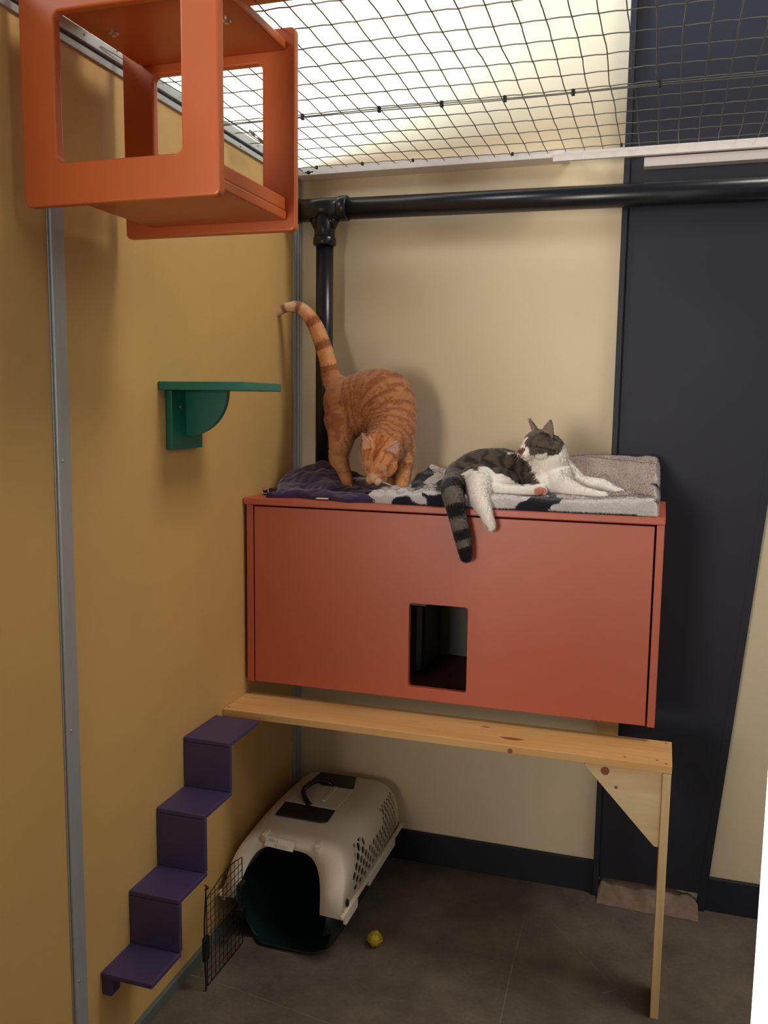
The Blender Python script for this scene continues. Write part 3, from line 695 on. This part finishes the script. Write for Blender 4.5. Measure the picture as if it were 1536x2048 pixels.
# black strap with clear buckle
sp_ = thing('strap', 'black strap with a metal buckle on the cabinet top, left of the purple cloth', 'strap', (.04, -.32, 1.23))
link('webbing', bx(.036, .070, -.330, -.300, 1.2305, 1.250, bev=.004), 'black', sp_)
link('webbing', bx(.020, .040, -.326, -.304, 1.2305, 1.244, bev=.004), 'black', sp_)
bm = bmesh.new(); frame_plate(bm, rrect(.022, .044, 1.234, 1.254, .003), rrect(.0255, .0405, 1.2375, 1.2505, .002), 'y', -.334, -.3305, .0006); link('buckle', bm, 'chrome', sp_)
#SOFT>
#CATS<
# ------------------------------------------------------------------ cats
def P3(px, py, Y): return at(px, py, 'y', Y)
class Body:
    def __init__(s): s.bm = bmesh.new()
    def ell(s, c, r, R=None, seg=20):
        res = bmesh.ops.create_uvsphere(s.bm, u_segments=seg, v_segments=seg//2+2, radius=1); R = R or Matrix.Identity(3)
        for v in res['verts']: v.co = Vector(c)+R@Vector((v.co.x*r[0], v.co.y*r[1], v.co.z*r[2]))
    def chain(s, nodes, n=6, seg=16):
        """nodes: (point, radius). a tapered rounded tube through them"""
        pts = [Vector(a[0]) for a in nodes]; rad = [a[1] for a in nodes]
        sp = spline(pts, n); rr = np.interp(np.linspace(0, len(rad)-1, len(sp)), range(len(rad)), rad)
        tube(s.bm, sp, list(rr), seg); s.ell(sp[0], (rr[0],)*3); s.ell(sp[-1], (rr[-1],)*3); return sp
    def solid(s, faces): pass
    def finish(s, name, voxel, smooth):
        me = bpy.data.meshes.new(name); bmesh.ops.recalc_face_normals(s.bm, faces=s.bm.faces); s.bm.to_mesh(me); s.bm.free()
        o = bpy.data.objects.new(name, me); COL.objects.link(o)
        m = o.modifiers.new('r', 'REMESH'); m.mode = 'VOXEL'; m.voxel_size = voxel
        m2 = o.modifiers.new('s', 'SMOOTH'); m2.factor = .5; m2.iterations = smooth
        dg = bpy.context.evaluated_depsgraph_get(); ev = o.evaluated_get(dg); nm = bpy.data.meshes.new_from_object(ev)
        o.modifiers.clear(); o.data = nm; nm.name = name
        for p in nm.polygons: p.use_smooth = True
        return o
def axes(F, U):
    F = Vector(F).normalized(); U = Vector(U); U = (U-F*U.dot(F)).normalized(); L = U.cross(F); return F, L, U
def head(B, C, F, L, U, k=1.0, earF=-.004, splay=.35, back=.002, eh=.040):
    C = Vector(C); g = lambda f, l, u: C+(F*f+L*l+U*u)*k
    R = Matrix((F, L, U)).transposed()
    E_ = lambda f, l, u, a, b, c: B.ell(g(f, l, u), (a*k, b*k, c*k), R)
    E_(-.002, 0, .002, .040, .0385, .034); E_(.004, .020, -.010, .028, .022, .022); E_(.004, -.020, -.010, .028, .022, .022)
    E_(.026, 0, -.006, .022, .023, .018); E_(.022, 0, .010, .020, .016, .014)
    B.chain([(g(.022, 0, .012), .011*k), (g(.040, 0, .002), .0085*k), (g(.049, 0, -.005), .0062*k)], 4)
    E_(.043, .0085, -.014, .0115, .0105, .0090); E_(.043, -.0085, -.014, .0115, .0105, .0090); E_(.036, 0, -.023, .010, .010, .007)
    E_(.018, .016, .010, .012, .010, .009); E_(.018, -.016, .010, .012, .010, .009)
    ears = []
    for s in (1, -1):
        base = g(earF, s*.026, .022); tip = g(earF-back, s*(.026+splay*.036), .022+eh)
        ax = (tip-base); h = ax.length; ax.normalize(); fwd = (F+L*s*.35).normalized(); fwd = (fwd-ax*fwd.dot(ax)).normalized(); side = ax.cross(fwd)
        n = 10; rows = []
        for i in range(n+1):
            t = i/n; wdt = .0235*k*(1-t)**.8*(1-.0*t)+.0012; dep = .012*k*(1-t)
            row = []
            for j in range(-6, 7):
                a = j/6; row.append(base+ax*(t*h*1.0-.010*k*(1-t)) + side*(a*wdt) - fwd*(dep*(1-a*a)) )
            rows.append(row)
        th = .0034*k; va = [[B.bm.verts.new(p+fwd*th/2) for p in r] for r in rows]; vb = [[B.bm.verts.new(p-fwd*th/2) for p in r] for r in rows]
        for i in range(n):
            for j in range(12):
                B.bm.faces.new([va[i][j], va[i][j+1], va[i+1][j+1], va[i+1][j]]); B.bm.faces.new([vb[i][j], vb[i+1][j], vb[i+1][j+1], vb[i][j+1]])
        for j in range(12):
            B.bm.faces.new([va[0][j+1], va[0][j], vb[0][j], vb[0][j+1]]); B.bm.faces.new([va[n][j], va[n][j+1], vb[n][j+1], vb[n][j]])
        for i in range(n):
            B.bm.faces.new([va[i][0], va[i+1][0], vb[i+1][0], vb[i][0]]); B.bm.faces.new([va[i+1][12], va[i][12], vb[i][12], vb[i+1][12]])
        ears.append((base, ax, fwd, h))
    return g, ears
def inner_ear(P, N, ears):
    m = np.zeros(len(P), bool)
    for base, ax, fwd, h in ears:
        d = P-np.array(base); t = d@np.array(ax); r = np.linalg.norm(d-np.outer(t, ax), axis=1)
        m |= (t > .004) & (t < h*.92) & (r < .019) & ((N@np.array(fwd)) > .45)
    return m
def whiskers(parent, g, F, L, U, k, m='label'):
    for s in (1, -1):
        bm = bmesh.new()
        for i in range(4):
            p = g(.044, s*.014, -.011-.003*i); d = (L*s*1.0+F*(.15-.1*i)+U*(-.05-.12*i)).normalized()
            tube(bm, [p, p+d*.022*k, p+d*.042*k-U*.005], [.00035, .0003, .0001], 4)
        link('whiskers', bm, m, None).parent = parent
def near_param(P, pts):
    """index (float 0..1) of the nearest point of a polyline, and distance"""
    A_ = np.array([tuple(p) for p in pts]); d = np.linalg.norm(P[:, None, :]-A_[None], axis=2); i = d.argmin(1); return i/(len(A_)-1), d.min(1)

# ---- orange cat ----------------------------------------------------
B = Body(); m_ = mpp(P3(740, 830, -.22))
r_ = lambda px: px*m_
spine = B.chain([(P3(700, 800, -.17), r_(47)), (P3(738, 798, -.175), r_(58)), (P3(768, 803, -.195), r_(62)), (P3(783, 842, -.225), r_(50)), (P3(778, 876, -.262), r_(46)), (P3(762, 897, -.300), r_(40))], 8, 24)
B.ell(P3(688, 806, -.175), (r_(42), .062, r_(54))); B.ell(P3(690, 838, -.20), (r_(44), .045, r_(46)))     # rump and near thigh
B.ell(P3(740, 832, -.19), (r_(50), .060, r_(34)))
B.ell(P3(800, 872, -.215), (r_(30), .042, r_(52)))                                                      # shoulder
tail = B.chain([(P3(690, 790, -.16), r_(30)), (P3(664, 758, -.155), r_(21)), (P3(655, 722, -.15), r_(17)), (P3(643, 682, -.15), r_(16.5)), (P3(627, 645, -.155), r_(15)), (P3(604, 618, -.16), r_(12.5)), (P3(580, 614, -.165), r_(10)), (P3(560, 622, -.168), r_(8)), (P3(547, 636, -.17), r_(5))], 8, 14)
# hind legs: near one and far one
B.chain([(P3(688, 842, -.200), r_(36)), (P3(683, 878, -.225), r_(26)), (P3(680, 906, -.215), r_(20)), (P3(684, 930, -.218), r_(15)), (P3(693, 956, -.225), r_(12)), (P3(695, 968, -.232), r_(12.5))], 6)
B.chain([(P3(680, 840, -.15), r_(30)), (P3(676, 885, -.14), r_(19)), (P3(671, 920, -.14), r_(13)), (P3(684, 955, -.165), r_(10)), (P3(692, 966, -.18), r_(11))], 6)
for dx in (-5, 0, 5): B.ell(P3(696+dx, 972, -.240), (r_(4.5),)*3)
# front legs
B.chain([(P3(804, 868, -.225), r_(27)), (P3(808, 905, -.235), r_(21)), (P3(808, 940, -.245), r_(15.5)), (P3(805, 968, -.258), r_(13)), (P3(802, 982, -.272), r_(14))], 6)
for dx in (-9, -3, 3, 9): B.ell(P3(802+dx, 986, -.288), (r_(5),)*3)
B.chain([(P3(788, 880, -.24), r_(24)), (P3(786, 920, -.22), r_(17)), (P3(786, 955, -.22), r_(11)), (P3(784, 974, -.235), r_(11))], 6)
HF, HL, HU = axes((-.16, -.60, -.78), (.04, -.78, .62))
hc_ = P3(759, 921, -.335); gH, earsO = head(B, hc_, HF, HL, HU, 1.22, -.010, .50, .022, .030)
cat1 = B.finish('orange_cat', .0026, 6)
def col_o(P, N):
    U_ = pix(P); n1 = nz(P, 30, 2); n2 = nz(P, 90, 5)
    s, d = near_param(P, spine); st_, dt = near_param(P, tail)
    base = lin(204, 146, 98)*(1+.12*n1[:, None])
    stripe = np.sin(s*88+n1*2.6+(P[:, 2]-1.4)*30+n2*1.3); k = (sstep(.0, .6, stripe)*.95)[:, None]
    back = sstep(1.36, 1.43, P[:, 2])[:, None]; base = base*(1-.45*back)+lin(158, 88, 50)*.45*back
    dark = lin(142, 76, 42); c = base*(1-k*.75)+dark*k*.75
    lower = sstep(1.36, 1.28, P[:, 2])[:, None]; pale = lin(222, 160, 104); legs = np.sin(P[:, 2]*210+n1*2.5); lk = (sstep(.5, .9, legs)*.4)[:, None]
    c = c*(1-lower*.8) + (pale*(1-lk)+dark*lk)*lower*.8
    tm = (dt < .030) & (st_ > .16) & (P[:, 0] < .215); tb_ = np.sin(st_*40+.4); kt = sstep(.25, .7, tb_+n2*.25)[:, None]
    tp = lin(226, 160, 106)*(1-sstep(.5, .75, st_)[:, None])+lin(240, 206, 172)*sstep(.5, .75, st_)[:, None]
    tc_ = tp*(1-kt*.85)+lin(150, 84, 48)*kt*.85; c = np.where(tm[:, None], tc_, c)
    h = (P-np.array(hc_))/1.22; f, l, u = h@np.array(HF), h@np.array(HL), h@np.array(HU)
    hm = (np.abs(f-.01) < .055) & (np.abs(l) < .08) & (np.abs(u) < .06) & (P[:, 1] < -.31)
    crown = sstep(.012, .0, np.abs(l)*.8)*sstep(.035, -.0, f); hk = np.clip(crown*.8+.5*sstep(.3, .8, np.sin(np.abs(l)*420+n1*2+f*90))*sstep(.04, .02, f), 0, 1)[:, None]
    hcx = lin(214, 142, 88)*(1-hk)+lin(150, 76, 36)*hk; mz_ = sstep(.036, .046, f)[:, None]; hcx = hcx*(1-mz_)+lin(232, 190, 148)*mz_
    ek = ((np.abs(f-.026) < .0045) & (np.abs(np.abs(l)-.0185) < .010)); hcx[ek] = hcx[ek]*.6+lin(232, 196, 160)*.4
    c = np.where(hm[:, None], hcx, c)
    ie = inner_ear(P, N, earsO); c[ie] = lin(236, 190, 168)
    return np.clip(c, 0, 1)
paint(cat1.data, col_o); cat1.data.materials.append(MAT['fur'])
tag(cat1, 'orange tabby cat standing with raised tail, head bent down to the purple cloth', 'cat')
SPn = np.array([tuple(p) for p in list(tail)[::-1]+list(spine)])
def flow_to(sp):
    A_ = np.array([tuple(p) for p in sp]); D_ = np.gradient(A_, axis=0)
    def f(P):
        out = np.empty_like(P)
        for i in range(0, len(P), 4000):
            q = P[i:i+4000]; j = np.linalg.norm(q[:, None]-A_[None], axis=2).argmin(1); out[i:i+4000] = -D_[j]
        out /= np.linalg.norm(out, axis=1, keepdims=True)+1e-9; return out+np.array([0, 0, -.35])
    return f
def flow_o(P):
    a = flow_to(spine)(P); st_, dt = near_param(P, tail); T_ = np.array([tuple(p) for p in tail]); D_ = np.gradient(T_, axis=0)
    j = np.clip((st_*(len(T_)-1)).round().astype(int), 0, len(T_)-1); dd = D_[j]; dd /= np.linalg.norm(dd, axis=1, keepdims=True)+1e-9
    leg = (P[:, 2] < 1.34)[:, None]; a = np.where(leg, np.array([0, 0, -1.0]), a); tm = ((dt < .03) & (P[:, 0] < .215))[:, None]
    return np.where(tm, dd, a)
hd_o = np.array(hc_)
def fur_mask(hc, fn): return lambda P, N: np.where(np.linalg.norm(P-hc, axis=1) < .062, .55, 1.0)
add_fur(cat1, 70000, .0085, .0007, flow_o, MAT['fur'], 11, fur_mask(hd_o, None), .28)
def face_parts(cat, g, F, L, U, k, closed, nose='nose_pink', eye='black'):
    bm = bmesh.new(); bmesh.ops.create_uvsphere(bm, u_segments=14, v_segments=8, radius=1)
    R = Matrix((F, L, U)).transposed(); c = g(.0545, 0, -.0055)
    for v in bm.verts: v.co = Vector(c)+R@Vector((v.co.x*.0028*k, v.co.y*.0050*k*(1+.25*v.co.z), v.co.z*.0034*k))
    link('nose', bm, nose, None, smooth=True).parent = cat
    bm = bmesh.new(); tube(bm, [g(.0525, .010, -.0200), g(.0555, .0045, -.0165), g(.0560, 0, -.0130), g(.0555, -.0045, -.0165), g(.0525, -.010, -.0200)], .0006*k, 5); link('mouth', bm, 'mouth', None).parent = cat
    for s in (1, -1):
        bm = bmesh.new()
        tube(bm, spline([g(.0365, s*.0095, .0020), g(.0345, s*.0145, .0045), g(.0285, s*.0215, .0065), g(.0215, s*.0268, .0085)], 4), .0013*k, 6)
        link('closed_eye', bm, eye, None).parent = cat
MAT['nose_pink'] = mat('pink_nose', srgb(200, 130, 110), .5); MAT['nose_brown'] = mat('brown_nose', srgb(112, 74, 66), .5); MAT['mouth'] = mat('mouth_line', srgb(110, 62, 46), .8)
face_parts(cat1, gH, HF, HL, HU, 1.22, True, 'nose_pink', 'mouth'); whiskers(cat1, gH, HF, HL, HU, 1.22)

# ---- tabby and white cat -------------------------------------------
B = Body(); m_ = mpp(P3(980, 940, -.29))
tor = B.chain([(P3(930, 958, -.250), r_(42)), (P3(962, 946, -.245), r_(48)), (P3(1005, 946, -.240), r_(49)), (P3(1045, 952, -.245), r_(42)), (P3(1085, 948, -.265), r_(40)), (P3(1100, 924, -.285), r_(37)), (P3(1097, 900, -.300), r_(31))], 8, 24)
B.ell(P3(930, 955, -.27), (r_(38), .060, r_(36))); B.ell(P3(958, 965, -.325), (r_(40), .040, r_(36))); B.ell(P3(995, 962, -.310), (r_(44), .038, r_(26)))    # hip and white thigh
B.ell(P3(1110, 958, -.285), (r_(36), .055, r_(40))); B.ell(P3(1085, 965, -.30), (r_(38), .050, r_(28)))                                                          # chest
tl = B.chain([(P3(915, 955, -.30), r_(23)), (P3(905, 975, -.385), r_(21.5)), (P3(909, 1002, -.440), r_(20)), (P3(917, 1040, -.440), r_(17)), (P3(926, 1080, -.440), r_(15.5)), (P3(932, 1112, -.438), r_(12))], 8, 16)
legb = B.chain([(P3(960, 968, -.345), r_(30)), (P3(958, 990, -.385), r_(23)), (P3(966, 1012, -.425), r_(16)), (P3(974, 1032, -.438), r_(11.5)), (P3(980, 1050, -.438), r_(10.5))], 6)   # leg hanging over the edge
for dx, dy in ((-7, 4), (-2, 8), (4, 9), (8, 5)): B.ell(P3(980+dx*.7, 1050+dy, -.442), (r_(4.6),)*3)
B.chain([(P3(975, 972, -.335), r_(24)), (P3(1008, 981, -.345), r_(15)), (P3(1045, 980, -.348), r_(10.5)), (P3(1080, 979, -.350), r_(10.5))], 6)
for dx, dy in ((6, -5), (10, 0), (9, 5)): B.ell(P3(1080+dx, 980+dy, -.352), (r_(5),)*3)
# forelegs
B.chain([(P3(1118, 935, -.26), r_(26)), (P3(1140, 950, -.255), r_(20)), (P3(1166, 966, -.255), r_(14)), (P3(1204, 971, -.252), r_(13)), (P3(1226, 981, -.255), r_(10)), (P3(1244, 987, -.258), r_(8.5))], 6)
for dx, dy in ((-2, -4), (3, -1), (4, 3)): B.ell(P3(1246+dx, 987+dy, -.260), (r_(4.2),)*3)
B.chain([(P3(1112, 962, -.315), r_(24)), (P3(1138, 975, -.315), r_(17)), (P3(1165, 984, -.320), r_(11)), (P3(1195, 990, -.322), r_(8.5)), (P3(1208, 992, -.322), r_(8.5))], 6)
BF, BL, BU = axes((-.78, -.60, -.18), (-.06, -.06, 1))
hb = P3(1078, 890, -.315); gB, earsB = head(B, hb, BF, BL, BU, 1.12, -.008, .75)
B.ell(P3(1103, 897, -.295), (.030, .032, .030))
cat2 = B.finish('tabby_cat', .0026, 6)
hbn = np.array(hb)
WHITE = [[(888, 1200), (918, 1200), (925, 985), (917, 955), (926, 943), (945, 940), (958, 940), (963, 934), (978, 936), (992, 948), (1003, 946), (1020, 955), (1030, 968), (1052, 971), (1100, 968), (1100, 1010), (1010, 1010), (1010, 1200)]]
def col_b(P, N):
    jit = np.stack([nz(P, 70, 1), nz(P, 70, 4)], 1)*5; U_ = pix(P)+jit; n1 = nz(P, 35, 2); n2 = nz(P, 110, 7)
    c = lin(88, 76, 64)*(1+.15*n1[:, None]); s, d = near_param(P, tor); stp = np.sin(s*60+n1*3.5+P[:, 2]*60)
    k = sstep(-.1, .6, stp)[:, None]; c = c*(1-k*.85)+lin(28, 25, 25)*k*.85
    white = lin(250, 243, 232)
    w1 = np.zeros(len(P), bool)
    for poly in WHITE: w1 |= inpoly(U_, poly)
    w1 &= (P[:, 1] < -.255)
    ts, dt = near_param(P, tl); dl_ = near_param(P, legb)[1]; tm = (dt < .036) & (ts > .12) & (dt < dl_-.002) & (P[:, 1] < -.31)
    chest = inpoly(U_, [(1010, 905), (1052, 914), (1062, 935), (1075, 960), (1095, 978), (1115, 1000), (1300, 1010), (1300, 850), (1128, 850), (1122, 884), (1098, 905), (1080, 912)])
    neck = (U_[:, 0] > 1122) | ((U_[:, 0] > 1085) & (U_[:, 1] > 895))
    w = w1 | (chest & (P[:, 0] > .70))
    c[w] = white
    # tail rings
    kt = sstep(-.1, .35, np.sin(ts*26+1.3))[:, None]; tc_ = lin(112, 104, 94)*(1-kt)+lin(30, 28, 30)*kt; tc_ = np.where((ts > .86)[:, None], lin(20, 18, 20), tc_)
    c = np.where(tm[:, None], tc_, c)
    # pink paw pads
    pp_ = inpoly(U_, [(1069, 976), (1078, 972), (1090, 977), (1094, 988), (1070, 988)]); c[pp_ & (P[:, 1] < -.345)] = lin(212, 140, 122)
    pp2 = inpoly(U_, [(969, 1045), (975, 1047), (977, 1056), (970, 1052)]); c[pp2 & (P[:, 1] < -.44)] = lin(196, 140, 124)
    # head: dark cap and cheeks, white blaze, muzzle and throat
    h = P-hbn; f, l, u = (h@np.array(BF))/1.12, (h@np.array(BL))/1.12, (h@np.array(BU))/1.12
    hm = (np.linalg.norm(h-np.array(BU)*.012, axis=1) < .066) & (U_[:, 0] < 1126)
    fj = .003*n2
    blz = (f > .016) & (np.abs(l)+fj < .002+.20*np.maximum(0, f-.016)+.10*np.maximum(0, .008-u)) & (u < .024)
    muz = ((f > .037+fj) & (u < .004)) | ((u < -.016-.32*np.minimum(0, f-.01)-.0+fj) & (f > .004)) | (u < -.024+fj)
    capc = lin(98, 88, 74)*(1+.15*n1[:, None]); ks = (sstep(.3, .8, np.sin(l*330+f*60+n1*1.5))*.45*sstep(-.02, .01, u))[:, None]; capc = capc*(1-ks)+lin(44, 38, 32)*ks
    line = ((np.abs(u-(.005-.42*(.03-f))) < .0018) | (np.abs(u-(-.004-.42*(.03-f))) < .0014)) & (f < .028) & (f > -.02) & (np.abs(l) > .02); capc[line] = lin(34, 28, 24)
    hcx = np.where((blz | muz)[:, None], white, capc)
    c = np.where(hm[:, None], hcx, c)
    nos = hm & (f > .044) & (u > -.012) & (u < .003) & (l > -.002) & (l < .012); c[nos] = lin(120, 74, 62)
    ie = inner_ear(P, N, earsB); c[ie] = lin(176, 150, 140)
    return np.clip(c, 0, 1)
paint(cat2.data, col_b); cat2.data.materials.append(MAT['fur'])
tag(cat2, 'dark tabby and white cat lying on the grey blanket, tail hanging over the cabinet edge', 'cat')
def flow_b(P):
    a = flow_to(tor)(P); ts, dt = near_param(P, tl); low = (P[:, 1] < -.36)[:, None]
    return np.where(low, np.array([.1, 0, -1.0]), a)
add_fur(cat2, 70000, .0090, .0007, flow_b, MAT['fur'], 12, fur_mask(hbn, None), .28)
face_parts(cat2, gB, BF, BL, BU, 1.12, True, 'nose_brown', 'black'); whiskers(cat2, gB, BF, BL, BU, 1.12)
#CATS>
